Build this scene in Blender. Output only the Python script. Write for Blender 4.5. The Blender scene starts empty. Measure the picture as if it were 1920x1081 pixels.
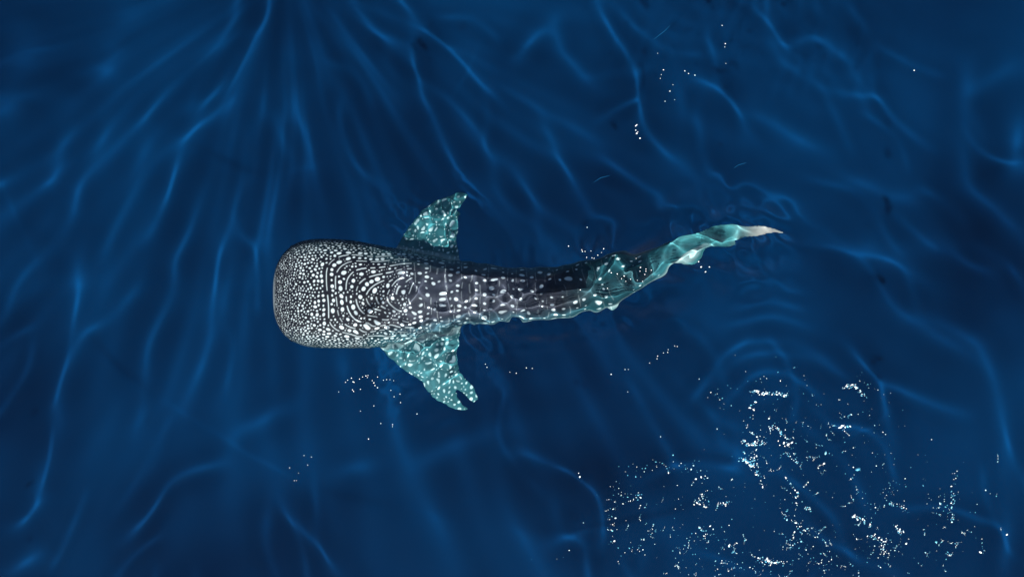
import bpy, bmesh, math
import numpy as np
from mathutils import Vector

sc = bpy.context.scene
COL = sc.collection
R = math.radians
rng = np.random.default_rng(7)

# ------------------------------------------------------------------ camera, sky, sun, exposure
H = 26.0                       # drone height above the water, metres
S = 7.2 / 960.0                # metres per photo pixel (1920 wide) on the water surface
DEEP = 12.8                    # depth of the deep blue layer
SUN_EL = 45.0                  # sun elevation
SUN_AZ = -3.0                  # light travels towards +Y, turned this far towards -X

cam = bpy.data.cameras.new('camera')
cam_ob = bpy.data.objects.new('camera', cam); COL.objects.link(cam_ob)
cam_ob.location = (0, 0, H)
cam.sensor_fit = 'HORIZONTAL'
cam.angle = 2 * math.atan(7.2 / H)
cam.clip_end = 2000
sc.camera = cam_ob

world = bpy.data.worlds.new('World'); sc.world = world; world.use_nodes = True
wn = world.node_tree
bg = wn.nodes['Background']
sky = wn.nodes.new('ShaderNodeTexSky'); sky.sky_type = 'NISHITA'; sky.sun_disc = False
sky.sun_elevation = R(SUN_EL)
sky.sun_rotation = R(180 - SUN_AZ)
wn.links.new(sky.outputs[0], bg.inputs[0]); bg.inputs[1].default_value = 0.05

sun = bpy.data.lights.new('sun', 'SUN'); sun.energy = 5.0; sun.angle = R(0.4); sun.color = (1, .96, .9)
sun_ob = bpy.data.objects.new('sun', sun); COL.objects.link(sun_ob)
_h = math.cos(R(SUN_EL))
SUN_DIR = Vector((-_h * math.sin(R(SUN_AZ)), _h * math.cos(R(SUN_AZ)), -math.sin(R(SUN_EL))))
sun_ob.rotation_euler = SUN_DIR.to_track_quat('-Z', 'Y').to_euler()
sun_ob.location = (0, -20, 25)
sun.cycles.is_caustics_light = True           # real refracted sunlight through the waves

sc.view_settings.view_transform = 'Standard'
sc.view_settings.look = 'None'
sc.view_settings.exposure = 1.15
sc.view_settings.gamma = 1.0
sc.cycles.caustics_refractive = True
sc.cycles.caustics_reflective = True
sc.cycles.max_bounces = 8
sc.cycles.transmission_bounces = 8
sc.cycles.sample_clamp_indirect = 8.0
sc.cycles.use_denoising = True

# ------------------------------------------------------------------ helpers
IOR = 1.333
def at(px, py, z=0.0):
    """world point at height z that the camera sees (through flat water) at photo pixel px, py"""
    X = (np.asarray(px, float) - 960) * S
    Y = (540.5 - np.asarray(py, float)) * S
    z = np.asarray(z, float)
    r = np.sqrt(X * X + Y * Y) + 1e-9
    tw = np.arcsin(np.sin(np.arctan(r / H)) / IOR)
    k = np.where(z < 0, 1 + (-z) * np.tan(tw) / r, 1 - z / H)
    return X * k, Y * k

_th = math.asin(math.cos(R(SUN_EL)) / IOR)          # refracted sun, from the vertical
OFF = (-math.sin(R(SUN_AZ)) * math.tan(_th), math.cos(R(SUN_AZ)) * math.tan(_th))  # shift per metre of depth
def lens_at(px, py, dep=DEEP):
    """where on the surface a wave crest must stand to focus light at depth dep at that pixel"""
    x, y = at(px, py, -dep)
    return x - OFF[0] * dep, y - OFF[1] * dep

def mesh_from(name, v, f, smooth=True):
    v = np.asarray(v, np.float32); f = np.asarray(f, np.int32)
    me = bpy.data.meshes.new(name)
    me.vertices.add(len(v)); me.vertices.foreach_set('co', v.ravel())
    n = f.shape[1]
    me.loops.add(f.size); me.loops.foreach_set('vertex_index', f.ravel())
    me.polygons.add(len(f)); me.polygons.foreach_set('loop_start', np.arange(0, f.size, n, dtype=np.int32))
    me.update(calc_edges=True)
    me.polygons.foreach_set('use_smooth', np.full(len(f), smooth))
    return me

def obj(name, me, mat=None, parent=None, label=None, cat=None, group=None, kind=None):
    o = bpy.data.objects.new(name, me); COL.objects.link(o)
    if mat: me.materials.append(mat)
    if parent: o.parent = parent
    if label: o['label'] = label
    if cat: o['category'] = cat
    if group: o['group'] = group
    if kind: o['kind'] = kind
    return o

def grid_faces(ny, nx):
    i = np.arange(nx * ny).reshape(ny, nx)
    return np.stack([i[:-1, :-1], i[:-1, 1:], i[1:, 1:], i[1:, :-1]], -1).reshape(-1, 4)

class NT:
    def __init__(self, name):
        self.m = bpy.data.materials.new(name); self.m.use_nodes = True
        self.t = self.m.node_tree; self.t.nodes.clear()
        self.out = self.t.nodes.new('ShaderNodeOutputMaterial')
    def n(self, typ, **kw):
        x = self.t.nodes.new(typ)
        for k, v in kw.items():
            if k in x.inputs: x.inputs[k].default_value = v
            else: setattr(x, k, v)
        return x
    def l(self, a, b): self.t.links.new(a, b)

# ------------------------------------------------------------------ materials
def mat_water():
    t = NT('clear_sea_water')
    g = t.n('ShaderNodeBsdfGlass'); g.inputs['Roughness'].default_value = 0; g.inputs['IOR'].default_value = IOR
    g.inputs['Color'].default_value = (.93, .985, 1, 1)
    t.l(g.outputs[0], t.out.inputs[0]); return t.m

def mat_deep():
    t = NT('deep_blue')
    b = t.n('ShaderNodeBsdfPrincipled'); b.inputs['Roughness'].default_value = 1; b.inputs['Specular IOR Level'].default_value = 0
    geo = t.n('ShaderNodeNewGeometry')
    nz = t.n('ShaderNodeTexNoise'); nz.inputs['Scale'].default_value = .21; nz.inputs['Detail'].default_value = 3
    t.l(geo.outputs['Position'], nz.inputs['Vector'])
    cr = t.n('ShaderNodeValToRGB')
    e = cr.color_ramp.elements
    e[0].position = .3; e[0].color = (.0004, .0088, .0330, 1)
    e[1].position = .7; e[1].color = (.0006, .0268, .0865, 1)
    t.l(nz.outputs[0], cr.inputs[0]); t.l(cr.outputs[0], b.inputs['Base Color'])
    t.l(b.outputs[0], t.out.inputs[0]); return t.m

def mat_skin():
    t = NT('spotted_shark_skin')
    b = t.n('ShaderNodeBsdfPrincipled'); b.inputs['Roughness'].default_value = .55
    b.inputs['Specular IOR Level'].default_value = .15
    sp = t.n('ShaderNodeAttribute', attribute_name='spot')
    zn = t.n('ShaderNodeAttribute', attribute_name='water_tint')
    be = t.n('ShaderNodeAttribute', attribute_name='belly_lit_rim')
    geo = t.n('ShaderNodeNewGeometry')
    nz = t.n('ShaderNodeTexNoise'); nz.inputs['Scale'].default_value = 9; nz.inputs['Detail'].default_value = 6
    t.l(geo.outputs['Position'], nz.inputs['Vector'])
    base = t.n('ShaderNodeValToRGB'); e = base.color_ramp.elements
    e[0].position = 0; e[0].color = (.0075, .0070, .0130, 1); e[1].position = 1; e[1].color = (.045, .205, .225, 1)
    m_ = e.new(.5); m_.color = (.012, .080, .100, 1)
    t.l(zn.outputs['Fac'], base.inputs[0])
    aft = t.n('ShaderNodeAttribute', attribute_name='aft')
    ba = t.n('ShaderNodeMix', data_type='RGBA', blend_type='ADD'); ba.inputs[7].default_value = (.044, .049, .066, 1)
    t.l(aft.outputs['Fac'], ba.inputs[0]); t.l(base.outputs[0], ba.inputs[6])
    var = t.n('ShaderNodeMix', data_type='RGBA', blend_type='MULTIPLY'); var.inputs[0].default_value = 1
    mr = t.n('ShaderNodeMapRange'); mr.inputs[1].default_value = .3; mr.inputs[2].default_value = .7; mr.inputs[3].default_value = .65; mr.inputs[4].default_value = 1.35
    t.l(nz.outputs[0], mr.inputs[0]); t.l(ba.outputs[2], var.inputs[6]); t.l(mr.outputs[0], var.inputs[7])
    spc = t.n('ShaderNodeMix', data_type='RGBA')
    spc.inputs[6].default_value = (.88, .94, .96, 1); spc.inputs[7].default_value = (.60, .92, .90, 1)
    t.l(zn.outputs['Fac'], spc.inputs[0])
    m1 = t.n('ShaderNodeMix', data_type='RGBA'); t.l(sp.outputs['Fac'], m1.inputs[0]); t.l(var.outputs[2], m1.inputs[6]); t.l(spc.outputs[2], m1.inputs[7])
    tp = t.n('ShaderNodeAttribute', attribute_name='tip')
    m0 = t.n('ShaderNodeMix', data_type='RGBA'); t.l(tp.outputs['Fac'], m0.inputs[0]); t.l(m1.outputs[2], m0.inputs[6]); m0.inputs[7].default_value = (.42, .36, .33, 1)
    m2 = t.n('ShaderNodeMix', data_type='RGBA'); t.l(be.outputs['Fac'], m2.inputs[0]); t.l(m0.outputs[2], m2.inputs[6]); m2.inputs[7].default_value = (.55, .68, .66, 1)
    t.l(m2.outputs[2], b.inputs['Base Color'])
    bp = t.n('ShaderNodeBump'); bp.inputs['Strength'].default_value = .15; bp.inputs['Distance'].default_value = .01
    n2 = t.n('ShaderNodeTexNoise'); n2.inputs['Scale'].default_value = 60; n2.inputs['Detail'].default_value = 3
    t.l(geo.outputs['Position'], n2.inputs['Vector']); t.l(n2.outputs[0], bp.inputs['Height']); t.l(bp.outputs[0], b.inputs['Normal'])
    t.l(b.outputs[0], t.out.inputs[0]); return t.m

def mat_plain(name, c, rough=.6, noise=.2, spec=.3):
    t = NT(name)
    b = t.n('ShaderNodeBsdfPrincipled'); b.inputs['Roughness'].default_value = rough; b.inputs['Specular IOR Level'].default_value = spec
    geo = t.n('ShaderNodeNewGeometry')
    nz = t.n('ShaderNodeTexNoise'); nz.inputs['Scale'].default_value = 40
    t.l(geo.outputs['Position'], nz.inputs['Vector'])
    mx = t.n('ShaderNodeMix', data_type='RGBA')
    mx.inputs[6].default_value = (*[x * (1 - noise) for x in c], 1); mx.inputs[7].default_value = (*c, 1)
    t.l(nz.outputs[0], mx.inputs[0]); t.l(mx.outputs[2], b.inputs['Base Color'])
    t.l(b.outputs[0], t.out.inputs[0]); return t.m

# ------------------------------------------------------------------ the water surface: wave crests, ripples, rings
# every crest: photo pixels of the light band it throws on the deep blue, crest half width (m), focus
STREAKS = [
 ([(510,-40),(508,30),(490,72),(460,112),(442,180),(412,232)], .20, 1.0),
 ([(450,-30),(432,66),(385,114)], .22, .8),
 ([(420,150),(350,205)], .16, .6),
 ([(380,225),(345,272),(327,298),(331,330),(312,395),(285,445)], .15, .9),
 ([(312,180),(275,228)], .15, .7),
 ([(203,235),(180,300),(153,330),(152,400),(120,450)], .22, .7),
 ([(296,240),(270,310),(250,372),(216,450),(206,520),(172,570)], .22, .6),
 ([(128,190),(106,320),(86,410)], .35, .7),
 ([(362,350),(340,440),(310,490),(326,536),(300,580),(270,636),(264,724),(250,800)], .18, .8),
 ([(502,160),(480,238)], .14, .6),
 ([(545,160),(520,280),(505,400),(480,520)], .35, .6),
 ([(560,180),(585,290),(590,380)], .30, .6),
 ([(560,-30),(590,80),(612,140)], .25, .7),
 ([(600,-30),(640,70),(700,140),(735,200)], .25, .6),
 ([(640,-30),(700,60),(757,88),(778,130),(786,168),(802,214),(832,284),(864,352)], .18, .9),
 ([(735,-20),(790,45),(850,110),(890,146),(935,186)], .15, 1.0),
 ([(870,220),(905,270),(928,335),(950,400)], .2, .5),
 ([(862,330),(900,384),(932,465)], .2, .5),
 ([(1042,30),(1044,95),(1075,122),(1114,160)], .22, 1.0),
 ([(1022,45),(975,108)], .22, .8),
 ([(1105,-20),(1150,84),(1182,112),(1194,175),(1202,236),(1245,285)], .17, 1.0),
 ([(1140,208),(1162,193),(1190,188)], .12, .8),
 ([(1005,200),(1040,290),(1070,352),(1122,402),(1165,455)], .2, .7),
 ([(1120,286),(1180,330),(1232,370),(1280,412)], .2, .7),
 ([(960,290),(1000,372),(1034,446)], .22, .5),
 ([(1300,150),(1400,205),(1470,240),(1505,266),(1560,282)], .25, .7),
 ([(1425,-10),(1450,50),(1462,90),(1474,138)], .25, .7),
 ([(1460,86),(1535,70)], .2, .6),
 ([(1530,60),(1600,122),(1622,195)], .3, .6),
 ([(1560,330),(1620,345),(1662,375),(1735,370)], .25, .7),
 ([(1822,110),(1815,250),(1811,350),(1862,392),(1930,465)], .3, .7),
 ([(1895,125),(1850,165)], .25, .6),
 ([(1916,200),(1900,300),(1890,365)], .3, .7),
 ([(1350,316),(1420,350),(1500,402),(1560,460),(1612,502),(1655,545)], .28, .7),
 ([(1230,260),(1290,312),(1400,402),(1450,470)], .28, .6),
 ([(160,470),(142,640),(112,720),(104,800),(82,884),(64,960),(20,1010)], .3, .8),
 ([(435,520),(415,600),(390,660),(362,745)], .22, .6),
 ([(520,640),(526,745)], .2, .5),
 ([(630,650),(642,725)], .2, .4),
 ([(405,872),(342,888),(303,912),(285,950),(258,982),(236,1012)], .18, .9),
 ([(556,748),(500,782),(420,832)], .25, .6),
 ([(520,930),(580,1000),(622,1052),(660,1100)], .22, .7),
 ([(70,1035),(15,1075)], .25, .9),
 ([(640,885),(705,868)], .25, .5),
 ([(1650,555),(1700,602),(1782,652),(1855,704)], .25, .7),
 ([(1605,676),(1662,712),(1722,742),(1805,772)], .2, .8),
 ([(1700,598),(1742,588),(1840,642),(1872,742),(1890,830),(1896,905)], .25, .7),
 ([(950,850),(1002,852),(1062,882),(1090,892),(1132,934)], .2, .8),
 ([(1040,1010),(1112,980)], .25, .7),
 ([(1640,690),(1662,782),(1684,856)], .2, .6),
 ([(1880,955),(1892,1000),(1884,1090)], .25, .8),
 ([(760,880),(850,830),(960,805)], .3, .5),
 ([(1350,905),(1400,860),(1360,820)], .25, .5),
 ([(1390,575),(1440,562),(1490,575)], .12, 1.0),
 ([(1375,605),(1440,588),(1500,606)], .12, 1.0),
 ([(1345,668),(1380,645),(1440,634),(1510,645),(1560,672)], .14, 1.1),
 ([(1330,720),(1370,675),(1440,658),(1520,668),(1575,700)], .14, 1.1),
 ([(1370,740),(1400,705),(1450,692),(1500,705),(1530,740)], .12, 1.1),
 ([(1400,540),(1450,530),(1500,545)], .12, .8), ([(1300,740),(1330,690),(1390,640)], .14, .7), ([(1590,640),(1640,700),(1665,760)], .15, .8), ([(1560,800),(1610,790),(1660,830),(1680,900)], .14, .7), ([(1200,900),(1290,870),(1380,890)], .14, .7), ([(1700,960),(1780,950),(1860,985)], .14, .8), ([(1120,900),(1140,950),(1132,1010)], .14, .8), ([(1480,900),(1560,960),(1600,1040)], .14, .6),
 ([(1560,440),(1640,470),(1720,520)], .35, .7),
 ([(1700,430),(1790,470),(1880,520)], .35, .6),
 ([(60,60),(30,160),(-10,260)], .5, .4),
 ([(250,30),(200,120),(170,190)], .4, .5),
 ([(1250,880),(1330,900)], .2, .5),
 ([(880,700),(960,720),(1060,700)], .35, .35),
 ([(1194,130),(1193,190),(1199,236)], .24, 1.0),
 ([(282,950),(258,980),(244,1000)], .14, .5),
 ([(92,938),(60,965),(36,986)], .18, .9),
 ([(1060,880),(1088,894),(1112,912)], .12, .8),
 ([(470,60),(500,40),(506,-20)], .2, .8),
 ([(770,60),(778,130),(786,175)], .14, .7),
]

# small crests right over the shark: photo pixels of the bright lines they throw on its back
BACK_LINES = [
 ([(757,478),(760,515),(752,540),(720,572),(680,597),(655,612)], 0.071, .95),
 ([(757,500),(772,530),(785,548),(800,560)], 0.063, .8),
 ([(795,505),(797,540),(780,562),(745,588),(700,612)], 0.067, .8),
 ([(800,560),(815,588),(860,585),(900,570),(930,555),(965,546)], 0.067, .95),
 ([(850,602),(900,592),(950,575),(985,560)], 0.063, .9),
 ([(938,522),(955,548),(950,570),(985,585),(1030,580),(1080,570),(1112,555)], 0.071, .95),
 ([(860,613),(930,605),(1000,600),(1060,593),(1110,579),(1150,561)], 0.050, .7),
 ([(1120,488),(1124,520),(1110,545),(1092,562)], 0.074, .95),
 ([(1095,568),(1150,560),(1190,545),(1215,525),(1226,498)], 0.071, .95),
 ([(1165,472),(1140,488),(1118,505)], 0.067, .9),
 ([(1203,464),(1226,500),(1232,522)], 0.071, .9),
 ([(868,538),(910,552),(960,561),(1005,556)], 0.063, .9),
 ([(850,520),(880,512),(920,520),(940,545)], 0.063, .8),
 ([(995,520),(1010,545),(1000,570),(1010,590)], 0.063, .8),
 ([(820,520),(840,545),(838,580),(850,600)], 0.060, .8),
 ([(880,590),(895,570),(890,540)], 0.060, .8),
 ([(1040,595),(1055,575),(1045,560)], 0.063, .8),
] + [([(x_ + 22 * math.cos(a_ + .5), y_ + 22 * math.sin(a_ + .5)), (x_, y_), (x_ - 24 * math.cos(a_), y_ - 24 * math.sin(a_))], .05, .85)
 for x_, y_, a_ in ((815, 575, .3), (840, 535, 1.2), (870, 570, 2.2), (905, 585, .6), (915, 535, 2.6), (940, 590, 1.0), (975, 570, 2.0), (1020, 565, .4), (1060, 580, 2.4), (1085, 520, .9), (1135, 545, 1.8), (1175, 550, .5), (1185, 480, 1.4), (770, 600, .4), (735, 625, .8), (790, 620, 1.7), (825, 605, .2))] + [
 ([(800,400),(812,430),(800,460)], 0.071, .8), ([(845,395),(825,415),(830,450)], 0.071, .8),
 ([(760,665),(800,660),(850,640)], 0.071, .8), ([(800,712),(830,690),(855,688)], 0.074, .95), ([(815,740),(840,722),(868,716)], 0.071, .9),
]
def rough_line(pts):
    """a smooth, slightly wandering curve through the points"""
    p = np.array(pts, float)
    ext = 14 if any(pts is b[0] for b in BACK_LINES) else 45
    p = np.r_[[p[0] + (p[0] - p[1]) * ext / np.hypot(*(p[0] - p[1]))], p, [p[-1] + (p[-1] - p[-2]) * ext / np.hypot(*(p[-1] - p[-2]))]]
    d = np.r_[0, np.cumsum(np.hypot(*np.diff(p, axis=0).T))]
    n = max(8, int(d[-1] / 10))
    q = np.linspace(0, d[-1], n)
    x = np.interp(q, d, p[:, 0]); y = np.interp(q, d, p[:, 1])
    k = np.array([1, 2, 3, 2, 1], float); k /= k.sum()
    for _ in range(4):
        xe = np.r_[2 * x[0] - x[2:0:-1], x, 2 * x[-1] - x[-2:-4:-1]]; ye = np.r_[2 * y[0] - y[2:0:-1], y, 2 * y[-1] - y[-2:-4:-1]]
        x = np.convolve(xe, k, 'valid'); y = np.convolve(ye, k, 'valid')
    w = np.cumsum(rng.normal(0, 1, n)); w -= np.linspace(w[0], w[-1], n)
    w = np.convolve(np.r_[w[2:0:-1], w, w[-2:-4:-1]], k, 'valid') * .3
    tx = np.gradient(x); ty = np.gradient(y); L = np.hypot(tx, ty) + 1e-6
    return x - ty / L * w, y + tx / L * w, q / d[-1]

_rw = np.random.default_rng(23)
for _ in range(110):
    wx, wy = _rw.uniform(-60, 1980), _rw.uniform(-40, 1120)
    if 480 < wx < 1150 and 380 < wy < 900 and _rw.random() < .6: continue
    dxw, dyw = wx - 540, wy + 120; n_w = math.hypot(dxw, dyw); a_w = math.atan2(dyw, dxw) + _rw.normal(0, .22)
    if wx > 1250: a_w = math.radians(_rw.normal(48, 20))
    Lw = _rw.uniform(70, 220); cur = _rw.normal(0, .25)
    pw = [(wx, wy)]
    for k_ in range(4):
        aa = a_w + cur * (k_ - 1.5) + _rw.normal(0, .13)
        pw.append((pw[-1][0] + Lw / 4 * math.cos(aa), pw[-1][1] + Lw / 4 * math.sin(aa)))
    STREAKS.append((pw, _rw.uniform(.09, .18), _rw.uniform(.25, .65)))
FOCUS_R = 1.15 / math.cos(_th) * (IOR * math.cos(_th) - math.sin(R(SUN_EL))) / IOR
def add_streaks(X, Y, Z, xs, ys, streaks, dep, gain, gmax):
    for pts, w, g in streaks:
        px, py, q = rough_line(pts)
        lx, ly = lens_at(px, py, dep)
        Lm = np.hypot(np.diff(lx), np.diff(ly)).sum(); w = min(w * .85, Lm / 3.5); hor = abs(px[-1] - px[0]) / (abs(px[-1] - px[0]) + abs(py[-1] - py[0])); a0 = min(gain * g, gmax) * (1.05 - .5 * hor ** 2) * w * w / (FOCUS_R * dep)
        # height along the crest fades at its ends and wavers
        u_ = np.clip(np.minimum(q, 1 - q) * max(2.0, Lm / min(1.2, 6 * w)), 0, 1)
        env = u_ * u_ * (3 - 2 * u_) * (1 + .22 * np.sin(q * Lm * 6.28 / (rng.uniform(1.5, 2.6) * min(1, 6 * w)) + rng.uniform(0, 6)))
        m = 3.2 * w
        ix = np.searchsorted(xs, [lx.min() - m, lx.max() + m]); iy = np.searchsorted(ys, [ly.min() - m, ly.max() + m])
        if ix[1] <= ix[0] or iy[1] <= iy[0]: continue
        sx = X[iy[0]:iy[1], ix[0]:ix[1]]; sy = Y[iy[0]:iy[1], ix[0]:ix[1]]
        best = np.full(sx.shape, 1e9); amp = np.zeros(sx.shape)
        for k in range(len(lx) - 1):
            dx, dy = lx[k + 1] - lx[k], ly[k + 1] - ly[k]
            t = np.clip(((sx - lx[k]) * dx + (sy - ly[k]) * dy) / (dx * dx + dy * dy + 1e-9), 0, 1)
            d2 = (sx - lx[k] - t * dx) ** 2 + (sy - ly[k] - t * dy) ** 2
            c = d2 < best
            best = np.where(c, d2, best); amp = np.where(c, env[k] * (1 - t) + env[k + 1] * t, amp)
        Z[iy[0]:iy[1], ix[0]:ix[1]] += a0 * amp * np.exp(-best / (2 * w * w))

def wave_set(n, lam0, lam1, ang, spread, power, seed):
    r = np.random.default_rng(seed)
    lam = np.exp(r.uniform(math.log(lam0), math.log(lam1), n))
    return [(ang + r.normal(0, spread), l, power * l * l, r.uniform(0, 6.283)) for l in lam]

SWELL = wave_set(7, 2.0, 5.0, R(10), R(60), .00012, 3)
RIPPLE = wave_set(14, .11, .26, R(40), R(75), .060, 5)
MIDR = wave_set(10, .20, .46, R(35), R(65), .026, 25)
LONGR = wave_set(9, .28, .70, R(30), R(60), .047, 15)
FINE = wave_set(10, .10, .20, R(70), R(70), .048, 6)
CHOP = wave_set(14, .25, .7, R(60), R(90), .00035, 8)

def sines(waves, X, Y):
    z = np.zeros_like(X)
    for a, l, A, p in waves:
        k = 2 * math.pi / l
        z += A * np.sin(k * (X * math.cos(a) + Y * math.sin(a)) + p)
    return z

def blob(X, Y, px, py, rx, ry):
    x, y = (px - 960) * S, (540.5 - py) * S
    return np.clip(np.exp(-(((X - x) / (rx * S)) ** 2 + ((Y - y) / (ry * S)) ** 2)) - .08, 0, 1) / .92

def surface_local(X, Y):
    """ripples the shark and the splash raise"""
    warp = .10 * np.sin(1.7 * X + .8 * Y) + .07 * np.sin(2.9 * Y - 1.1 * X + 2)
    rear = np.clip(blob(X, Y, 880, 560, 110, 110) + blob(X, Y, 1000, 550, 130, 80), 0, 1)
    tail_ = np.clip(blob(X, Y, 1170, 520, 120, 90) + blob(X, Y, 1350, 450, 130, 80), 0, 1)
    fins = np.clip(blob(X, Y, 810, 430, 70, 60) + blob(X, Y, 790, 660, 90, 60), 0, 1)
    z = (sines(MIDR, X + warp, Y + warp) + .12 * sines(RIPPLE, X + warp, Y + warp)) * rear + (sines(LONGR, X + warp, Y + warp) + .26 * sines(RIPPLE, X, Y + warp)) * tail_ + sines(FINE, X + warp, Y) * fins
    z += sines(RIPPLE, X + warp + 3, Y + warp) * np.clip(blob(X, Y, 800, 400, 90, 60) + blob(X, Y, 810, 690, 110, 90), 0, 1) * .42
    splash = np.clip(blob(X, Y, 1560, 930, 330, 210) * 1.3 + blob(X, Y, 1470, 800, 130, 110), 0, 1)
    z += sines(CHOP, X + warp, Y - warp) * splash * .55
    return z

def axis(lo, f0, f1, hi, fine, edge, far):
    """sample points: fine between f0 and f1, coarser to lo / hi, then growing out to the far edge"""
    a = np.arange(f0, f1, fine)
    l = np.arange(f0 - edge, lo, -edge)[::-1]; r = np.arange(a[-1] + edge, hi, edge)
    g = []; x = 0; st = edge
    while x < far: st *= 1.25; x += st; g.append(x)
    g = np.array(g)
    return np.r_[(l[0] - g)[::-1], l, a, r, r[-1] + g]

FAR = 160
xs = axis(-11.5, -3.4, 4.1, 11.5, .014, .048, FAR)
ys = axis(-15.5, -2.0, 1.7, 5.0, .014, .048, FAR)
WX, WY = np.meshgrid(xs, ys)
CALM = np.clip(1 - np.maximum(0, np.hypot(WX * .85, WY + 3.5) - 9.0) / 4, 0, 1) ** 2     # the open sea further out lies flat
WZ = sines(SWELL, WX, WY) * CALM
add_streaks(WX, WY, WZ, xs, ys, STREAKS, DEEP, .74, .66)
for b_ in BACK_LINES:
    bx_ = float(np.mean([q_[0] for q_ in b_[0]])); by_ = float(np.mean([q_[1] for q_ in b_[0]]))
    dep_ = float(np.interp(bx_, [700, 800, 900, 1000, 1150], [.27, .33, .43, .54, .63])) + (.12 if 585 < by_ < 620 else 0) + (.45 if by_ < 460 or by_ > 630 else 0)
    add_streaks(WX, WY, WZ, xs, ys, [b_], dep_, 1.15, 1.1)
# crests that fan out from one far point, as the light bands do
fx, fy = lens_at(540, -70)
fr = np.hypot(WX - fx, WY - fy); fa = np.arctan2(WX - fx, fy - WY)
for n_, ph, wob in ((7, 1.0, .5), (11, 4.1, .7), (19, .4, .8), (27, 2.1, .9), (38, 5.0, 1.0), (53, 1.2, 1.0), (71, 3.3, 1.2), (97, .2, 1.3)):
    lam = 2 * math.pi * fr / n_
    WZ += .00090 * np.minimum(lam, 3.6) ** 2 * np.sin(n_ * fa + ph + wob * np.sin(.55 * fr + 3 * ph) + .6 * np.sin(1.3 * fr + ph)) * (.5 + .5 * np.sin(.45 * fr + 5 * fa + ph)) * np.exp(-(fr / 16) ** 4) * np.clip(1.6 - np.abs(fa), 0, 1) * CALM
WZ += surface_local(WX, WY)

def surf_z(x, y):
    i = np.clip(np.searchsorted(xs, x), 1, len(xs) - 1); j = np.clip(np.searchsorted(ys, y), 1, len(ys) - 1)
    return WZ[j, i]

M_WATER = mat_water(); M_DEEP = mat_deep(); M_SKIN = mat_skin()
water = obj('water', mesh_from('water', np.stack([WX, WY, WZ], -1).reshape(-1, 3), grid_faces(len(ys), len(xs))), M_WATER, kind='structure',
            label='calm clear blue sea surface with fine ripples', cat='water')
water.cycles.is_caustics_caster = True

dx = np.linspace(-FAR, FAR, 33)
DX, DY = np.meshgrid(dx, dx)
deep = obj('deep_water', mesh_from('deep_water', np.stack([DX, DY, DX * 0 - DEEP], -1).reshape(-1, 3), grid_faces(33, 33)), M_DEEP, kind='structure',
           label='deep dark blue water far below the shark', cat='water')
deep.cycles.is_caustics_receiver = True

# ------------------------------------------------------------------ whale shark
# stations along the body: photo x, centre y, half width (px), top z, bottom z
ST = np.array([
 (512, 551, 100, -.40, -.80), (560, 549, 101, -.31, -.92), (620, 550, 102, -.26, -1.02), (660, 551, 101, -.25, -1.10), (700, 555, 97, -.24, -1.2),
 (760, 554, 86, -.25, -1.32), (810, 552, 72, -.29, -1.38), (860, 550, 62, -.35, -1.4), (900, 550.5, 56, -.40, -1.4), (950, 551, 51, -.46, -1.38),
 (1000, 552, 49, -.51, -1.34), (1050, 548, 49, -.55, -1.28), (1100, 538, 47, -.58, -1.2), (1140, 526, 45, -.60, -1.12), (1170, 513, 42, -.61, -1.05),
 (1200, 500, 38, -.62, -1.0), (1230, 487, 30, -.63, -.95), (1260, 472, 20, -.64, -.90), (1290, 460, 13, -.64, -.86), (1320, 450, 6, -.66, -.80)], float)
LN = 94.0
def smooth_interp(x, xp, fp):
    return np.interp(x, xp, fp)
tt = np.linspace(0, 1, 30) ** 2.2
sx_ = np.r_[512 + 150 * tt, np.arange(668, 1318, 7.0)]
yc = np.interp(sx_, ST[:, 0], ST[:, 1]); hw = np.interp(sx_, ST[:, 0], ST[:, 2]); zt = np.interp(sx_, ST[:, 0], ST[:, 3]); zb = np.interp(sx_, ST[:, 0], ST[:, 4])
def sm(a, n=9):
    k = np.hanning(n + 2)[1:-1]; k /= k.sum(); h_ = n // 2
    return np.convolve(np.r_[2 * a[0] - a[h_:0:-1], a, 2 * a[-1] - a[-2:-h_ - 2:-1]], k, 'valid')
body = sx_ > 640
for arr in (yc, hw, zt, zb):
    arr[:] = np.where(body, sm(arr), arr)
se = np.where(sx_ < 512 + LN, (1 - np.clip(1 - (sx_ - 512) / LN, 0, 1) ** 2.6 + 1e-9) ** (1 / 2.6), 1.0)
sez = np.where(sx_ < 512 + 60, (1 - np.clip(1 - (sx_ - 512) / 60, 0, 1) ** 2.6 + 1e-9) ** (1 / 2.6), 1.0)
zc = (zt + zb) / 2
hh_t = (zt - zc) * sez; hh_b = (zc - zb) * sez
CX, CY = at(sx_, yc, zc)
tx = np.gradient(CX); ty = np.gradient(CY); tl = np.hypot(tx, ty); tx /= tl; ty /= tl
front = sx_ < 690
tx = np.where(front, 1, tx); ty = np.where(front, 0, ty)
tx, ty = sm(tx, 15), sm(ty, 15); tl = np.hypot(tx, ty); tx /= tl; ty /= tl
hwm = hw * se * S * (1 + .75 / IOR / H)
NR = 120
th = np.linspace(0, 2 * math.pi, NR, endpoint=False)
rings = []
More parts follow.
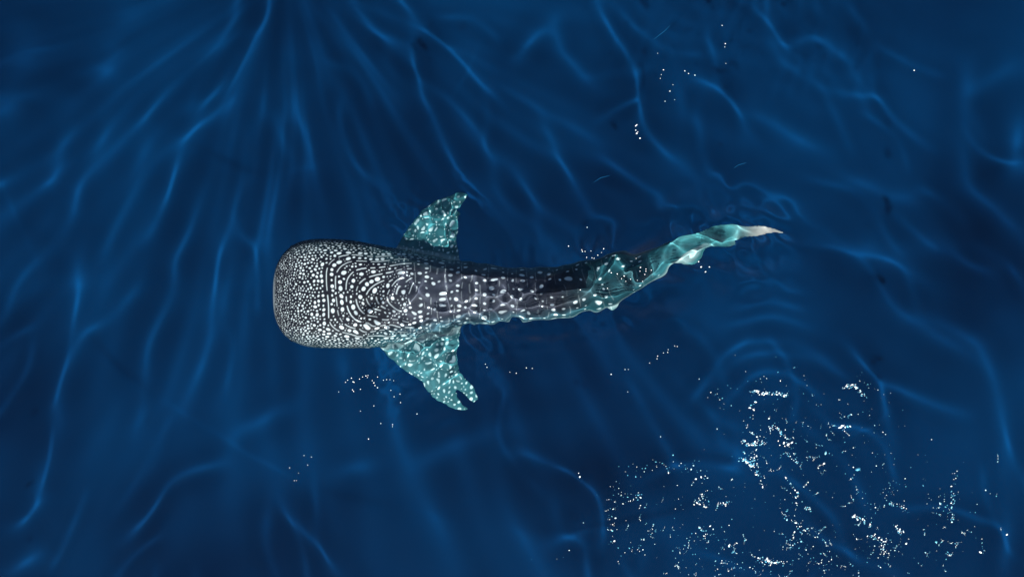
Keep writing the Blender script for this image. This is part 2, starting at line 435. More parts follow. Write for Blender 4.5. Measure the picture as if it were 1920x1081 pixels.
for i in range(len(sx_)):
    e = np.interp(sx_[i], [512, 640, 740, 860, 1000, 1300], [3.6, 3.4, 2.8, 2.3, 2.1, 2.0])
    c, s_ = np.cos(th), np.sin(th)
    rad = (np.abs(c) ** e + np.abs(s_) ** e) ** (-1 / e)
    # keels: one along the back and two on each flank
    f = np.interp(sx_[i], [560, 700, 1150, 1260], [0, 1, 1, 0])
    d = np.degrees(th)
    keel = 0.030 * np.exp(-((d - 90) / 7) ** 2)
    for a in (30, 58): keel = keel + .022 * np.exp(-((d - a) / 5) ** 2) + .022 * np.exp(-((d - (180 - a)) / 5) ** 2)
    rad = rad * (1 + keel * f)
    lat = c * rad * hwm[i]; up = np.where(s_ > 0, hh_t[i], hh_b[i]) * s_ * rad
    rings.append(np.stack([CX[i] - ty[i] * lat, CY[i] + tx[i] * lat, zc[i] + up], -1))
rings = np.array(rings)
V = [rings.reshape(-1, 3)]; F = []
nr = len(sx_)
for i in range(nr - 1):
    a = i * NR + np.arange(NR); b = i * NR + (np.arange(NR) + 1) % NR
    F.append(np.stack([a, b, b + NR, a + NR], -1))
Fq = np.concatenate(F)
bm = bmesh.new()
def add_poly(verts, faces):
    vs = [bm.verts.new(v) for v in verts]
    for f in faces:
        try: bm.faces.new([vs[k] for k in f])
        except ValueError: pass
    return vs
bv = add_poly(V[0], Fq.tolist())
bm.faces.new(bv[:NR][::-1]); bm.faces.new(bv[-NR:])

def fin(rows, thick):
    """rows: list of ((lead x,y,z),(trail x,y,z), thickness) in world space, root first: one closed blade"""
    n = 14; ringv = []
    for (a, b, tk) in rows:
        a = np.array(a); b = np.array(b); ringv.append((a, b, tk))
    nrm = []
    for k in range(len(ringv)):
        k0, k1 = max(0, k - 1), min(len(ringv) - 1, k + 1)
        span = (ringv[k1][0] + ringv[k1][1]) / 2 - (ringv[k0][0] + ringv[k0][1]) / 2
        ch = ringv[k][1] - ringv[k][0]
        q = np.cross(span, ch); nrm.append(q / (np.linalg.norm(q) + 1e-9))
    allv = []
    for (a, b, tk), q in zip(ringv, nrm):
        u = np.linspace(0, 1, n)
        prof = tk * thick * (1.6 * np.sqrt(u * (1 - u)) * (1.15 - .5 * u) + .16)
        top = a + (b - a) * u[:, None] + q * prof[:, None] * .5
        bot = a + (b - a) * u[:, None] - q * prof[:, None] * .5
        allv.append(np.r_[top, bot[::-1]])
    m = 2 * n; vv = np.concatenate(allv); ff = []
    for k in range(len(rows) - 1):
        for j in range(m): ff.append((k * m + j, k * m + (j + 1) % m, (k + 1) * m + (j + 1) % m, (k + 1) * m + j))
    vs = add_poly(vv, ff)
    bm.faces.new(vs[:m][::-1]); bm.faces.new(vs[-m:])

def P(px, py, z):
    x, y = at(px, py, z); return (float(x), float(y), z)
def fin_px(rows, thick=.05): fin([(P(*a), P(*b), t) for a, b, t in rows], thick)
# pectoral fin on the far (upper) side
fin_px([((722, 500, -.85), (868, 512, -.90), 1.8), ((744, 462, -.85), (862, 486, -.92), 1.5), ((766, 428, -.88), (856, 452, -.95), 1.2), ((783, 402, -.92), (857, 425, -.98), 1.0),
        ((798, 386, -.95), (864, 403, -1.02), .9), ((814, 376, -.98), (856, 396, -1.04), .8), ((836, 367, -1.02), (866, 383, -1.06), .7), ((854, 362, -1.05), (874, 372, -1.07), .6), ((871, 360, -1.08), (879, 363, -1.08), .45)], .055)
# pectoral fin on the near (lower) side, its tip notched
fin_px([((697, 620, -.85), (870, 585, -.90), 1.8), ((715, 650, -.85), (864, 618, -.92), 1.5), ((740, 679, -.88), (857, 655, -.95), 1.2), ((766, 702, -.92), (857, 680, -.98), 1.0),
        ((791, 720, -.96), (865, 700, -1.02), .9), ((805, 738, -.99), (874, 708, -1.04), .8), ((811, 747, -1.0), (878, 714, -1.06), .75)], .055)
fin_px([((808, 742, -.99), (858, 716, -1.03), .8), ((820, 754, -1.01), (855, 730, -1.04), .75), ((836, 763, -1.03), (860, 744, -1.06), .65), ((854, 768, -1.05), (869, 757, -1.07), .55), ((872, 770, -1.07), (880, 765, -1.07), .4)], .05)
fin_px([((848, 722, -1.03), (876, 709, -1.05), .75), ((862, 735, -1.04), (886, 721, -1.06), .65), ((876, 747, -1.05), (894, 734, -1.07), .55), ((887, 756, -1.06), (898, 746, -1.07), .4)], .05)
# first and second dorsal fins
fin_px([((985, 553, -.66), (1095, 543, -.72), 1.6), ((1005, 551, -.45), (1098, 542, -.52), 1.1), ((1032, 548, -.28), (1098, 541, -.34), .9), ((1062, 544, -.15), (1103, 540, -.20), .6), ((1090, 541, -.10), (1110, 540, -.13), .45)], .06)
fin_px([((1160, 518, -.75), (1202, 500, -.75), 1.4), ((1172, 513, -.58), (1204, 499, -.60), 1.0), ((1187, 507, -.45), (1207, 498, -.47), .7), ((1203, 500, -.40), (1213, 496, -.42), .5)], .05)
# pelvic fins
fin_px([((1120, 556, -.98), (1168, 540, -.98), 1.2), ((1128, 572, -1.05), (1166, 556, -1.05), .9), ((1140, 579, -1.10), (1164, 567, -1.1), .7), ((1147, 582, -1.12), (1158, 576, -1.12), .5)], .05)
fin_px([((1090, 505, -1.0), (1140, 490, -1.0), 1.2), ((1108, 492, -1.12), (1140, 480, -1.12), .8), ((1125, 485, -1.2), (1142, 478, -1.2), .5)], .05)
# anal fin
fin_px([((1190, 505, -.95), (1225, 490, -.92), 1.2), ((1204, 503, -1.12), (1230, 490, -1.08), .8), ((1218, 500, -1.22), (1234, 492, -1.2), .5)], .05)
# tail fin: tall upper lobe leaning away, short lower lobe
fin_px([((1232, 474, -.72), (1268, 487, -.90), 1.6), ((1262, 452, -.62), (1300, 476, -.86), 1.3), ((1292, 436, -.50), (1330, 467, -.78), 1.1), ((1325, 427, -.38), (1362, 461, -.66), 1.0), ((1352, 424, -.30), (1381, 456, -.56), .9),
        ((1366, 423, -.26), (1379, 448, -.46), .85), ((1400, 422, -.19), (1405, 444, -.34), .75), ((1430, 424, -.14), (1432, 439, -.22), .65), ((1452, 428, -.11), (1453, 436, -.15), .5), ((1469, 435, -.09), (1470, 437, -.10), .35)], .055)
fin_px([((1240, 486, -.80), (1280, 470, -.80), 1.4), ((1250, 497, -.90), (1296, 466, -.84), 1.1), ((1272, 494, -.96), (1310, 464, -.90), 1.0), ((1294, 488, -1.0), (1316, 468, -.97), .8), ((1310, 482, -1.04), (1320, 473, -1.03), .5)], .05)
bmesh.ops.recalc_face_normals(bm, faces=bm.faces[:])
raw = bpy.data.meshes.new('whale_shark_raw'); bm.to_mesh(raw); bm.free()
tmp = bpy.data.objects.new('tmp_shark', raw); COL.objects.link(tmp)
md = tmp.modifiers.new('r', 'REMESH'); md.mode = 'VOXEL'; md.voxel_size = .014; md.use_smooth_shade = True
ms = tmp.modifiers.new('s', 'SMOOTH'); ms.factor = .5; ms.iterations = 3
mu = tmp.modifiers.new('u', 'SUBSURF'); mu.levels = 1; mu.render_levels = 1
dg = bpy.context.evaluated_depsgraph_get()
skin_me = bpy.data.meshes.new_from_object(tmp.evaluated_get(dg))
bpy.data.objects.remove(tmp, do_unlink=True); bpy.data.meshes.remove(raw)
skin_me.name = 'whale_shark'
nv = len(skin_me.vertices)
co = np.empty(nv * 3, np.float32); skin_me.vertices.foreach_get('co', co); co = co.reshape(-1, 3)
no = np.empty(nv * 3, np.float32); skin_me.vertices.foreach_get('normal', no); no = no.reshape(-1, 3)

# body coordinates of every vertex: s along the back, v across it (both in photo pixels)
seg_s = np.r_[0, np.cumsum(np.hypot(np.diff(CX), np.diff(CY)))] / S
bs = np.empty(nv); bl = np.empty(nv)
for c0 in range(0, nv, 40000):
    q = co[c0:c0 + 40000]
    d2 = (q[:, :1] - CX[None]) ** 2 + (q[:, 1:2] - CY[None]) ** 2
    i = d2.argmin(1)
    ex = q[:, 0] - CX[i]; ey = q[:, 1] - CY[i]
    bs[c0:c0 + 40000] = seg_s[i] + (ex * tx[i] + ey * ty[i]) / S
    bl[c0:c0 + 40000] = (-ex * ty[i] + ey * tx[i]) / S
hw_s = np.interp(bs, seg_s, np.maximum(hwm, .02) / S)
ratio = np.clip(np.abs(bl) / np.maximum(np.interp(bs, seg_s, hw), 3), 0, 3)
is_fin = np.clip((np.abs(bl) - hw_s * .95) / 14, 0, 1)
zc_v = np.interp(bs, seg_s, zc); zt_v = np.interp(bs, seg_s, zt)
is_dors = (co[:, 2] > zt_v + .05)
tail = np.clip((bs - 700) / 60, 0, 1)
# arc position over the back
v_arc = np.sign(bl) * np.arcsin(np.clip(np.abs(bl) / np.maximum(np.interp(bs, seg_s, hw), 3), 0, .999)) * np.interp(bs, seg_s, hw)

# ---- spot pattern, drawn once on a flat map (2.5 cells per photo pixel)
K = 2.5
PW, PH = int(800 * K), int(340 * K)                  # s 0..800, v -170..170
pat = np.zeros((PH, PW), np.float32); occ = np.zeros((PH, PW), bool)
def stamp(s, v, a, b, ang=0, val=1.0, gap=1.3, force=False):
    """soft ellipse with half axes a, b; skipped when it would touch another mark"""
    r = int((max(a, b) + gap + 1) * K) + 1
    cx, cy = s * K, (v + 170) * K
    x0, x1, y0, y1 = int(cx) - r, int(cx) + r + 1, int(cy) - r, int(cy) + r + 1
    if x0 < 0 or y0 < 0 or x1 >= PW or y1 >= PH: return False
    yy, xx = np.mgrid[y0:y1, x0:x1]
    X = (xx - cx) / K; Y = (yy - cy) / K
    u = X * math.cos(ang) + Y * math.sin(ang); w = -X * math.sin(ang) + Y * math.cos(ang)
    d = np.sqrt((u / a) ** 2 + (w / b) ** 2)
    hit = np.sqrt((u / (a + gap)) ** 2 + (w / (b + gap)) ** 2) < 1
    if not force and (occ[y0:y1, x0:x1] & hit).any(): return False
    occ[y0:y1, x0:x1] |= hit
    soft = np.clip((1.15 - d) * min(a, b) * 1.1, 0, 1) * val
    pat[y0:y1, x0:x1] = np.maximum(pat[y0:y1, x0:x1], soft)
    return True
def dash(pts, wdt, val):
    p = np.array(pts); L = np.hypot(*np.diff(p, axis=0).T).sum(); n = max(2, int(L / 1.2))
    d = np.r_[0, np.cumsum(np.hypot(*np.diff(p, axis=0).T))]; q = np.linspace(0, d[-1], n)
    s = np.interp(q, d, p[:, 0]); v = np.interp(q, d, p[:, 1])
    for a in np.c_[s, v][::4]:
        iy, ix = int((a[1] + 170) * K), int(a[0] * K)
        if not (2 < ix < PW - 3 and 2 < iy < PH - 3) or occ[iy - 2:iy + 3, ix - 2:ix + 3].any(): return False
    for k, (a, b) in enumerate(np.c_[s, v]): stamp(a, b, wdt, wdt, 0, val, gap=1.6, force=True)
    return True

r2 = np.random.default_rng(11)
def flow_rows():
    # nested rows that start across the head and sweep back along the flanks, dots and dashes in turn
    for k in range(18):
        s0 = 98 + k * 9.3 + r2.normal(0, .9)
        v_end = max(36, 90 - 6.2 * k)
        for side in (-1, 1):
            path = []
            s, v = s0, 0.0
            for _ in range(130):
                path.append((s + 2.2 * math.sin(.05 * v * side + .03 * s), v * side + 2.2 * math.sin(.045 * s + 2 * side)))
                bend = np.clip((abs(v) - (v_end - 48)) / 48, 0, 1) ** 1.5
                a = math.radians(90 - 84 * bend)
                s += 2.0 * math.cos(a); v += 2.0 * math.sin(a)
                if s > 270 or (k > 8 and v > v_end - 4): break
            path = np.array(path)
            d = np.r_[0, np.cumsum(np.hypot(*np.diff(path, axis=0).T))]
            q = r2.uniform(2, 8)
            while q < d[-1] - 4:
                s = np.interp(q, d, path[:, 0]); v = np.interp(q, d, path[:, 1])
                a = math.atan2(np.interp(q + 2, d, path[:, 1]) - v, np.interp(q + 2, d, path[:, 0]) - s)
                sc_ = np.interp(s, [70, 130, 250], [.75, 1, 1.1])
                if k % 2 == 0:
                    big = r2.random() < .7
                    rr = (3.3 if big else 2.0) * sc_ * r2.uniform(.85, 1.12)
                    stamp(s + r2.normal(0, .8), v + r2.normal(0, .8), rr * r2.uniform(.95, 1.6), rr, a + r2.normal(0, .2), r2.uniform(.75, 1), gap=1.3)
                    q += r2.uniform(8, 12.5) * sc_
                else:
                    ln = r2.choice([9, 16, 28, 44]) * r2.uniform(.8, 1.2)
                    qq = np.linspace(q, min(q + ln, d[-1]), 8)
                    dash(np.c_[np.interp(qq, d, path[:, 0]), np.interp(qq, d, path[:, 1])], r2.uniform(1.05, 1.4) * sc_, r2.uniform(.55, .85))
                    q += ln + r2.uniform(7, 11)
flow_rows()
# aft: rows across the back, dots then a thin line, ever sparser towards the tail
k = 0; s = 255.0
while s < 745:
    sp_ = np.interp(s, [255, 400, 745], [9.5, 13, 17])
    hwid = np.interp(s, seg_s, hw) * 1.5
    if k % 2 == 0:
        v = -hwid + r2.uniform(0, 6)
        while v < hwid:
            if r2.random() < np.interp(s, [255, 500, 650, 745], [.95, .8, .5, .25]):
                rr = np.interp(s, [255, 400, 600], [2.8, 3.3, 2.8]) * r2.uniform(.6, 1.2)
                stamp(s + r2.normal(0, 1.5), v, rr * 1.25, rr * .9, r2.normal(0, .3), r2.uniform(.7, 1))
            v += r2.uniform(9.5, 14) * np.interp(s, [255, 420], [.9, 1.3])
    else:
        v = -hwid + r2.uniform(0, 10)
        while v < hwid:
            ln = r2.uniform(8, 24)
            if r2.random() < .7: dash(np.c_[s + np.cumsum(r2.normal(0, .3, 8)), np.linspace(v, v + ln, 8)], r2.uniform(.9, 1.3), np.interp(s, [255, 500, 745], [.35, .18, .06]))
            v += ln + r2.uniform(5, 9)
    s += sp_ / 1.5; k += 1
# snout and cheeks: crowded dots, tiny at the lip, growing backwards; fills what is left
for _ in range(60000):
    s = r2.uniform(0.5, 300); v = r2.uniform(-150, 150)
    edge = np.clip((abs(v) - 75) / 60, 0, 1)
    if s > 262 and edge < .15: continue
    rr = np.interp(s, [0, 30, 70, 110, 200, 300], [.8, 1.25, 2.0, 2.7, 2.2, 2.0]) * (1 - .4 * edge) * r2.choice([.6, .8, 1.0, 1.15])
    inrow = 118 < s < 262 and abs(v) < 72
    if inrow and r2.random() < .55: continue
    if inrow: rr *= .6
    a = r2.normal(0, .6) if edge > .1 else r2.uniform(0, 3.14)
    stamp(s, v, rr * r2.uniform(1.0, 1.45 + .5 * edge), rr, a, r2.uniform(.85, 1), gap=np.interp(s, [0, 40, 110], [.36, .72, 1.2]))
# flat map for the fins
FW = FH = int(420 * K)
pat_b, occ_b = pat, occ
pat = np.zeros((PH, PW), np.float32); occ = np.zeros((PH, PW), bool)
for _ in range(20000):
    rr = r2.choice([1.0, 1.5, 2.0, 2.7]); stamp(r2.uniform(5, 790), r2.uniform(-165, 165), rr * r2.uniform(1, 1.8), rr, r2.normal(.9, .5), r2.uniform(.6, 1), gap=1.6)
pat_f = pat

def sample(img, s, v):
    x = np.clip(s * K, 0, PW - 2); y = np.clip((v + 170) * K, 0, PH - 2)
    i = x.astype(int); j = y.astype(int); fx = x - i; fy = y - j
    return (img[j, i] * (1 - fx) + img[j, i + 1] * fx) * (1 - fy) + (img[j + 1, i] * (1 - fx) + img[j + 1, i + 1] * fx) * fy
spot_body = sample(pat_b, bs, v_arc)
up_px = co[:, 0] / S + 400; vp_px = co[:, 1] / S
spot_fin = sample(pat_f, np.clip(up_px, 0, 790), np.clip(vp_px, -169, 169)) * np.where(np.abs(vp_px) < 168, 1, 0)
vp2 = np.where(vp_px > 0, vp_px - 120, vp_px + 120)
spot_fin = sample(pat_f, np.clip(up_px, 0, 790), np.clip(vp2, -169, 169))
spot = spot_body * (1 - is_fin) + spot_fin * is_fin * np.where(bs > 640, .25, 1)
spot = np.maximum(spot, .5 * np.clip(1 - bs / 7, 0, 1))
spot = spot * (1 - tail * .9) * np.where(is_dors, .5, 1)
down = np.clip((-no[:, 2] - .15) / .35, 0, 1) * np.clip((zc_v - .05 - co[:, 2]) / .2 + is_fin, 0, 1)
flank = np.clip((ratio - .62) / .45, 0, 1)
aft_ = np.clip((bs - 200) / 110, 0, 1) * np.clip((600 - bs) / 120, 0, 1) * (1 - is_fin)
down = np.maximum(down, .7 * np.clip((ratio - .84) / .16, 0, 1) * np.clip((bs - 180) / 60, .7, 1) * (1 - is_fin) * np.clip((zc_v + .12 - co[:, 2]) / .15, 0, 1))  # adds the sunlit rim low on the flanks to the pale belly colour
water_tint = np.clip(np.maximum.reduce([is_fin * np.interp(bs, [500, 640], [.57, .85]), .72 * flank * np.clip((bs - 150) / 80, 0.2, 1), np.interp(bs, [540, 640, 740, 820], [0, .42, .55, 1])]), 0, 1)  # teal cast of the water, painted into skin of flanks, fins and tail
for nm, arr in (('spot', spot), ('water_tint', water_tint), ('belly_lit_rim', down), ('aft', aft_), ('tip', np.clip((co[:, 0] / S + 960 - 1375) / 60, 0, 1) * .8)):
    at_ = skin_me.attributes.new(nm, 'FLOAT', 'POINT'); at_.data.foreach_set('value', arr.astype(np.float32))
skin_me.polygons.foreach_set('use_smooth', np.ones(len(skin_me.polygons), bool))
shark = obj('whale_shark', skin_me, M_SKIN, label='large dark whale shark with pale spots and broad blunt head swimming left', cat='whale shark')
shark.cycles.is_caustics_receiver = True
M_EYE = mat_plain('shark_eye', (.01, .01, .012), .2)
for sgn in (-1, 1):
    bme = bmesh.new(); bmesh.ops.create_icosphere(bme, subdivisions=2, radius=.028)
    i = int(np.argmin(np.abs(sx_ - 548)))
    me = bpy.data.meshes.new('eye'); bme.to_mesh(me); bme.free()
    e = obj('eye', me, M_EYE, shark); e.location = (CX[i], CY[i] + sgn * (hwm[i] - .012), zc[i] - .02)
    e.cycles.is_caustics_receiver = True

# ------------------------------------------------------------------ sun glints as solid flecks, bubbles and drifting bits
def mat_glints():
    t = NT('painted_glints')
    b = t.n('ShaderNodeBsdfPrincipled'); b.inputs['Roughness'].default_value = .4
    g = t.n('ShaderNodeNewGeometry'); cr = t.n('ShaderNodeValToRGB'); e = cr.color_ramp.elements
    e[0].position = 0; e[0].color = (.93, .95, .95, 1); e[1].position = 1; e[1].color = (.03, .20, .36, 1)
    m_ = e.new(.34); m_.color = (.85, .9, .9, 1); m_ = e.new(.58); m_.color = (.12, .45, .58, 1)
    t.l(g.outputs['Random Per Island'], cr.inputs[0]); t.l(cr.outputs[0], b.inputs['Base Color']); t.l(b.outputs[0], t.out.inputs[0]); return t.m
M_GLINTS = mat_glints()  # white and cyan of sun glints, put into the flecks' colour
M_BUBBLE = mat_plain('white_bubbles', (.93, .95, .95), .4, .05)
ICO = bmesh.new(); bmesh.ops.create_icosphere(ICO, subdivisions=1, radius=1)
ICO_V = np.array([v.co[:] for v in ICO.verts]); ICO_F = np.array([[v.index for v in f.verts] for f in ICO.faces]); ICO.free()
def flecks(name, pts, label, cat):
    """pts: photo x, y, radius px, stretch, angle: small domes lying on the water, for bubbles and painted sun glints"""
    vs = []; fs = []; n = 0
    for (px, py, r, stx, an) in pts:
        x, y = (px - 960) * S, (540.5 - py) * S
        z = float(surf_z(x, y))
        rr = r * S * (.9 if name == 'sun_glints' else .8) * (1.5 if name == 'sun_glints' and r2.random() < .05 else 1)
        v = ICO_V * (1 + r2.normal(0, .14, (len(ICO_V), 1)))
        v = v * np.array([rr * stx, rr, rr * .7])
        c, s_ = math.cos(an), math.sin(an)
        v = np.c_[v[:, 0] * c - v[:, 1] * s_, v[:, 0] * s_ + v[:, 1] * c, v[:, 2]] + np.array([x, y, z + rr * .25])
        vs.append(v); fs.append(ICO_F + n); n += len(v)
    return obj(name, mesh_from(name, np.concatenate(vs), np.concatenate(fs)), M_GLINTS if name == 'sun_glints' else M_BUBBLE, kind='stuff', label=label, cat=cat)
def scatter(n, px, py, sx, sy, r0=.5, r1=1.2, rot=0.0):
    o = []
    c, s_ = math.cos(rot), math.sin(rot)
    for _ in range(n):
        a, b = r2.normal(0, 1, 2)
        u, w = a * sx, b * sy
        o.append((px + u * c - w * s_, py + u * s_ + w * c, r0 + (r1 - r0) * r2.random() ** 2.2, r2.choice([1, 1, 1.3, 1.9]), r2.uniform(0, 3.14)))
    return o
def strand(pts, n, jit=2.0, r0=.5, r1=1.5):
    p = np.array(pts, float); d = np.r_[0, np.cumsum(np.hypot(*np.diff(p, axis=0).T))]
    o = []
    for _ in range(n):
        q = r2.uniform(0, d[-1])
        o.append((np.interp(q, d, p[:, 0]) + r2.normal(0, jit), np.interp(q, d, p[:, 1]) + r2.normal(0, jit), r0 + (r1 - r0) * r2.random() ** 2, r2.choice([1, 1.4, 2.2]), r2.uniform(0, 3.14)))
    return o
F_ = []
# sun glitter in the lower right, built as white flecks: strands, clots, loose ones
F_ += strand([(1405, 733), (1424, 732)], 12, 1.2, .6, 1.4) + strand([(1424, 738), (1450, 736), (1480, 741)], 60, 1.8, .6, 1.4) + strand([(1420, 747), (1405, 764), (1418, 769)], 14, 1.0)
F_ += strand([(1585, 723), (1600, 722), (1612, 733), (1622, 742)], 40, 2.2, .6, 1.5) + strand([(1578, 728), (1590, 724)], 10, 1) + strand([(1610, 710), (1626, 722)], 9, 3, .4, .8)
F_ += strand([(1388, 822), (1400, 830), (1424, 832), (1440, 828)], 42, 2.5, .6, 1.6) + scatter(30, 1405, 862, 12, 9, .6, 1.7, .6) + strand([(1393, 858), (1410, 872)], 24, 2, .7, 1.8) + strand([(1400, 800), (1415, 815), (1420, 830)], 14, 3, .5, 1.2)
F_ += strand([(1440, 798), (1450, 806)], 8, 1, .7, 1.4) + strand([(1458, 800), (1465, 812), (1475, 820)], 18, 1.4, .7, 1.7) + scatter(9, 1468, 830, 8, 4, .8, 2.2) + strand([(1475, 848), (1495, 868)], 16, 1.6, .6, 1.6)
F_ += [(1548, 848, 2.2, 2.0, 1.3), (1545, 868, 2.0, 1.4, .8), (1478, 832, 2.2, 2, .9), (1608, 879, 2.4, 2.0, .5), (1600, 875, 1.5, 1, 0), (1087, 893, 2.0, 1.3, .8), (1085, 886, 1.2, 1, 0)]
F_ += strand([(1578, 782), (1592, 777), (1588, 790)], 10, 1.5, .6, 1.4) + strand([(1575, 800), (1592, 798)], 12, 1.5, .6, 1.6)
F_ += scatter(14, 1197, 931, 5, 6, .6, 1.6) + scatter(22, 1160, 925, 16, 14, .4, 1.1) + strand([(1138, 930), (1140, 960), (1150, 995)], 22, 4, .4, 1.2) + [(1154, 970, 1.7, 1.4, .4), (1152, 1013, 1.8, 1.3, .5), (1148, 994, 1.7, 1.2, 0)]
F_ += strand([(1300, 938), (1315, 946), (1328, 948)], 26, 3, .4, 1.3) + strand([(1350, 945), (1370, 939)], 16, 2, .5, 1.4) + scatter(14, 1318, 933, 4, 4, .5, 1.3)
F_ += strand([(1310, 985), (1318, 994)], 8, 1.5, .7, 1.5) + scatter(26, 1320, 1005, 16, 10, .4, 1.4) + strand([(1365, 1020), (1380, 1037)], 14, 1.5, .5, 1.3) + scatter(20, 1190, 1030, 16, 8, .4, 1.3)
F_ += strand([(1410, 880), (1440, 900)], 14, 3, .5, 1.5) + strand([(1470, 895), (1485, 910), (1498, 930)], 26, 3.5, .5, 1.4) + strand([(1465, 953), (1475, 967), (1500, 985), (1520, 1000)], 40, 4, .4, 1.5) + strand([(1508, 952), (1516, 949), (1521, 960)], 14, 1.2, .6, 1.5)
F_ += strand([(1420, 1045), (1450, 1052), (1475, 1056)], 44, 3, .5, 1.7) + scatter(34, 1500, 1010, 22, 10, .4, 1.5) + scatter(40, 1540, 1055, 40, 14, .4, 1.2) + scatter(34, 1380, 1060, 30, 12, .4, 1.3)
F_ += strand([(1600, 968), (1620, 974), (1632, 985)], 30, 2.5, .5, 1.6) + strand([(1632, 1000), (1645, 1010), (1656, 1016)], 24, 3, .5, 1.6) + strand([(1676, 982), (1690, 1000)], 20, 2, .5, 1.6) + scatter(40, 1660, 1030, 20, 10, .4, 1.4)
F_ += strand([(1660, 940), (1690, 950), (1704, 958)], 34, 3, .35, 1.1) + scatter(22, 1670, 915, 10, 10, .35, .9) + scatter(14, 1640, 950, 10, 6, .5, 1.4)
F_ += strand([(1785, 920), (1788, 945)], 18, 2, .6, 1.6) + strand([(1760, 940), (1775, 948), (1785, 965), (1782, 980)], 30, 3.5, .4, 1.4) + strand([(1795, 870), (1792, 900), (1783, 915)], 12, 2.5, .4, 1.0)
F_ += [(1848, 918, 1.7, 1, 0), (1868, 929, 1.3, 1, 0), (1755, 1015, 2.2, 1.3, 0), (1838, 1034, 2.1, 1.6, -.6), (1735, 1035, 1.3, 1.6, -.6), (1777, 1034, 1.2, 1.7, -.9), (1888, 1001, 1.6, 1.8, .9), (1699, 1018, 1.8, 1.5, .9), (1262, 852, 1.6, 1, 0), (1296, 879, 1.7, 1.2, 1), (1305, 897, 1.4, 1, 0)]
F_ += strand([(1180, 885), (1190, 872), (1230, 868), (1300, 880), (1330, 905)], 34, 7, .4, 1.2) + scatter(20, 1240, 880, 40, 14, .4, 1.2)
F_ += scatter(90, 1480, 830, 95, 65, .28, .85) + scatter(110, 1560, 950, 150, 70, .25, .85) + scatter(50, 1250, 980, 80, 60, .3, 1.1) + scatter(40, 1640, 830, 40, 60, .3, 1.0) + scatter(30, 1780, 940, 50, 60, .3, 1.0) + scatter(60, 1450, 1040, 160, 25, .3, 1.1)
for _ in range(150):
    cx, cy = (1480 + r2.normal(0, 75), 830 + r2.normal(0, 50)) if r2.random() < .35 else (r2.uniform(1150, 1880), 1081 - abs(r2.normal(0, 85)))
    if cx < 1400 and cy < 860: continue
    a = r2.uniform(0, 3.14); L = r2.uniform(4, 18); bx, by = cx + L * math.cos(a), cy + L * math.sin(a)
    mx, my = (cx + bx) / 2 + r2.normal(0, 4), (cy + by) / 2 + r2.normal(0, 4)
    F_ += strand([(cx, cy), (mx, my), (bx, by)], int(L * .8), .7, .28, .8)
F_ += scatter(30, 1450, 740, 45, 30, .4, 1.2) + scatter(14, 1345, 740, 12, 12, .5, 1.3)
flecks('sun_glints', [p for p in F_ if p[1] < 1100], 'sun glints shaped as white flecks, scattered over the choppy lower right corner', 'sun_glints')
C = [(648, 716, .9), (652, 712, .9), (659, 708, 1.1), (662, 715, 1.2), (664, 716, 1.0), (674, 710, 1), (680, 706, .9), (686, 704, 1.1), (689, 707, .9), (690, 703, .9), (698, 713, .9), (701, 717, 1.3), (703, 722, 1), (708, 726, 1.1), (708, 706, .9), (635, 734, .8), (661, 730, 1), (663, 733, 1.1), (676, 729, 1), (719, 712, .8), (725, 711, .8), (731, 711, .7), (738, 713, .7), (733, 731, .8), (739, 743, .9), (750, 738, .9), (751, 754, .9), (701, 760, .9), (676, 770, .8), (782, 775, 1.1), (714, 793, .9), (736, 795, .9), (736, 799, .8), (691, 822, 1.2), (768, 698, 1.1)]
flecks('bubbles', [(x, y, r * 1.15, 1, 0) for x, y, r in C], 'loose ring of white bubbles left of the lower pectoral fin', 'bubbles')
C = [(570, 853, .9), (584, 856, 1), (577, 871, .9), (543, 876, .9), (560, 886, .6), (552, 900, .7), (556, 900, .6)]
flecks('bubbles', [(x, y, r * 1.1, 1, 0) for x, y, r in C], 'few faint bubbles on dark water below the head', 'bubbles')
C = [(1066, 461, 1.1), (1091, 468, .9), (1092, 471, 1.1), (1097, 471, .9), (1108, 470, .8), (1132, 466, 1.1), (1121, 478, 1.1), (1100, 482, 1.1), (1110, 483, .9), (1114, 484, 1.0), (1101, 426, .9), (1128, 473, .7)]
flecks('bubbles', [(x, y, r * 1.15, 1, 0) for x, y, r in C], 'small cluster of bubbles just above the middle of the tail stalk', 'bubbles')
C = [(1146, 511, 1.3), (1157, 513, 1.3), (1170, 517, 1.4), (1165, 522, 1), (1182, 523, 1.1), (1201, 501, 1.5), (1200, 508, 1), (1211, 504, 1.1), (1211, 508, 1), (1209, 514, 1.1), (1221, 506, 1.1), (1205, 527, 1), (1195, 525, .8), (1173, 527, .8), (1139, 540, 1), (1088, 543, 1.3), (1193, 484, .9)]
flecks('bubbles', [(x, y, r * 1.1, 1, 0) for x, y, r in C], 'white bubbles floating right over the spotted tail stalk', 'bubbles')
C = [(1310, 490, 1.1), (1315, 500, 1.6), (1330, 500, 1.1), (1323, 509, 1.3)]
flecks('bubbles', [(x, y, r * 1.2, 1.2, 1) for x, y, r in C], 'four bubbles on open water below the tail fin', 'bubbles')
C = [(1218, 680, .9), (1232, 672, 1), (1233, 667, 1.1), (1244, 661, .9), (1252, 660, 1), (1253, 655, .8), (1265, 648, .9), (1270, 649, .9), (1146, 701, 1.3), (1172, 692, .9), (1178, 692, .8), (987, 689, 1), (998, 690, .9), (968, 699, 1), (910, 682, .9), (913, 688, .9), (956, 697, .7), (1177, 734, .8)]
flecks('bubbles', [(x, y, r * 1.1, 1, 0) for x, y, r in C], 'thin broken line of bubbles on open water below the shark', 'bubbles')
C = [(1194, 234, 1.2), (1192, 236, 1.1), (1192, 244, 1.0), (1194, 250, 1.6), (1200, 259, 1.5), (1196, 247, .8)]
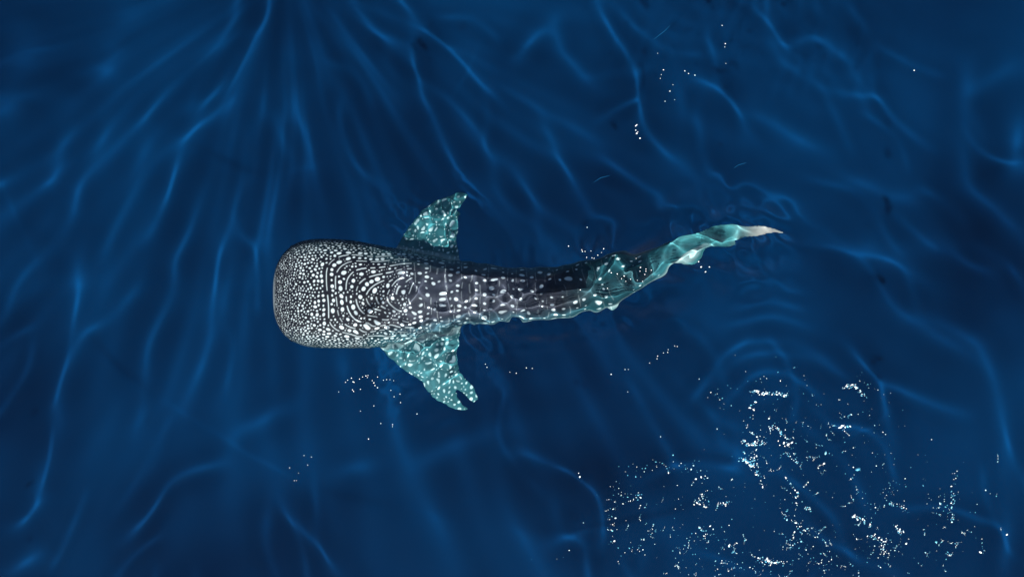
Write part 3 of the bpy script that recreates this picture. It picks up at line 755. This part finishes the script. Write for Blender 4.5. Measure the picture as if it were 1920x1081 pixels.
flecks('bubbles', [(x, y, r * 1.15, 1.3, 1) for x, y, r in C], 'short curl of bubbles on the bright blue wavelet above the tail', 'bubbles')
C = [(1244, 131, 1.1), (1284, 133, 1.1), (1291, 138, 1.1), (1303, 141, 1.1), (1256, 171, 1.2), (1247, 190, 1.0), (1240, 140, .8), (1238, 147, .8), (1262, 159, .7), (1265, 187, .7), (1354, 48, 1.0), (1360, 82, 1.2), (1359, 88, .8), (1714, 132, 1.4), (1233, 100, .7), (1361, 119, .7)]
flecks('bubbles', [(x, y, r * 1.1, 1, 0) for x, y, r in C], 'sparse bubbles scattered over open water in the upper right', 'bubbles')

M_SLIVER = mat_plain('pale_blue_film', (.004, .045, .115), .9, .4, 0.0)
def sliver(pts, wid, label):
    """a thin curled strip of drifting matter on the surface"""
    p = np.array(pts, float); n = 16
    d = np.r_[0, np.cumsum(np.hypot(*np.diff(p, axis=0).T))]; q = np.linspace(0, d[-1], n)
    x = (np.interp(q, d, p[:, 0]) - 960) * S; y = (540.5 - np.interp(q, d, p[:, 1])) * S
    tx_, ty_ = np.gradient(x), np.gradient(y); l = np.hypot(tx_, ty_); nx_, ny_ = -ty_ / l, tx_ / l
    w = wid * S * (.25 + .75 * np.sin(np.linspace(.15, 2.9, n)))
    z = np.array([float(surf_z(a, b)) for a, b in zip(x, y)]) + .012
    ring = []
    for a, h_ in ((-1, 0), (0, .006), (1, 0), (0, -.004)):
        ring.append(np.stack([x + nx_ * w * a, y + ny_ * w * a, z + h_], -1))
    V_ = np.stack(ring, 1).reshape(-1, 3); f = []
    for i in range(n - 1):
        for j in range(4): f.append((i * 4 + j, i * 4 + (j + 1) % 4, i * 4 + 4 + (j + 1) % 4, i * 4 + 4 + j))
    return obj('drifting_sliver', mesh_from('drifting_sliver', V_, f), M_SLIVER, label=label, cat='debris', group='drifting slivers')
sliver([(1226, 74), (1238, 64), (1246, 58), (1256, 48)], 1.2, 'longest pale sliver of drifting film, near the top edge')
sliver([(1376, 315), (1384, 309), (1399, 305)], 1.0, 'short pale curved sliver drifting right of centre, above the tail tip')
sliver([(1113, 342), (1126, 333), (1143, 329)], .9, 'faint pale sliver drifting above the middle of the tail stalk')
print('TRIS', sum(len(o.data.polygons) * 2 for o in COL.objects if o.type == 'MESH'))
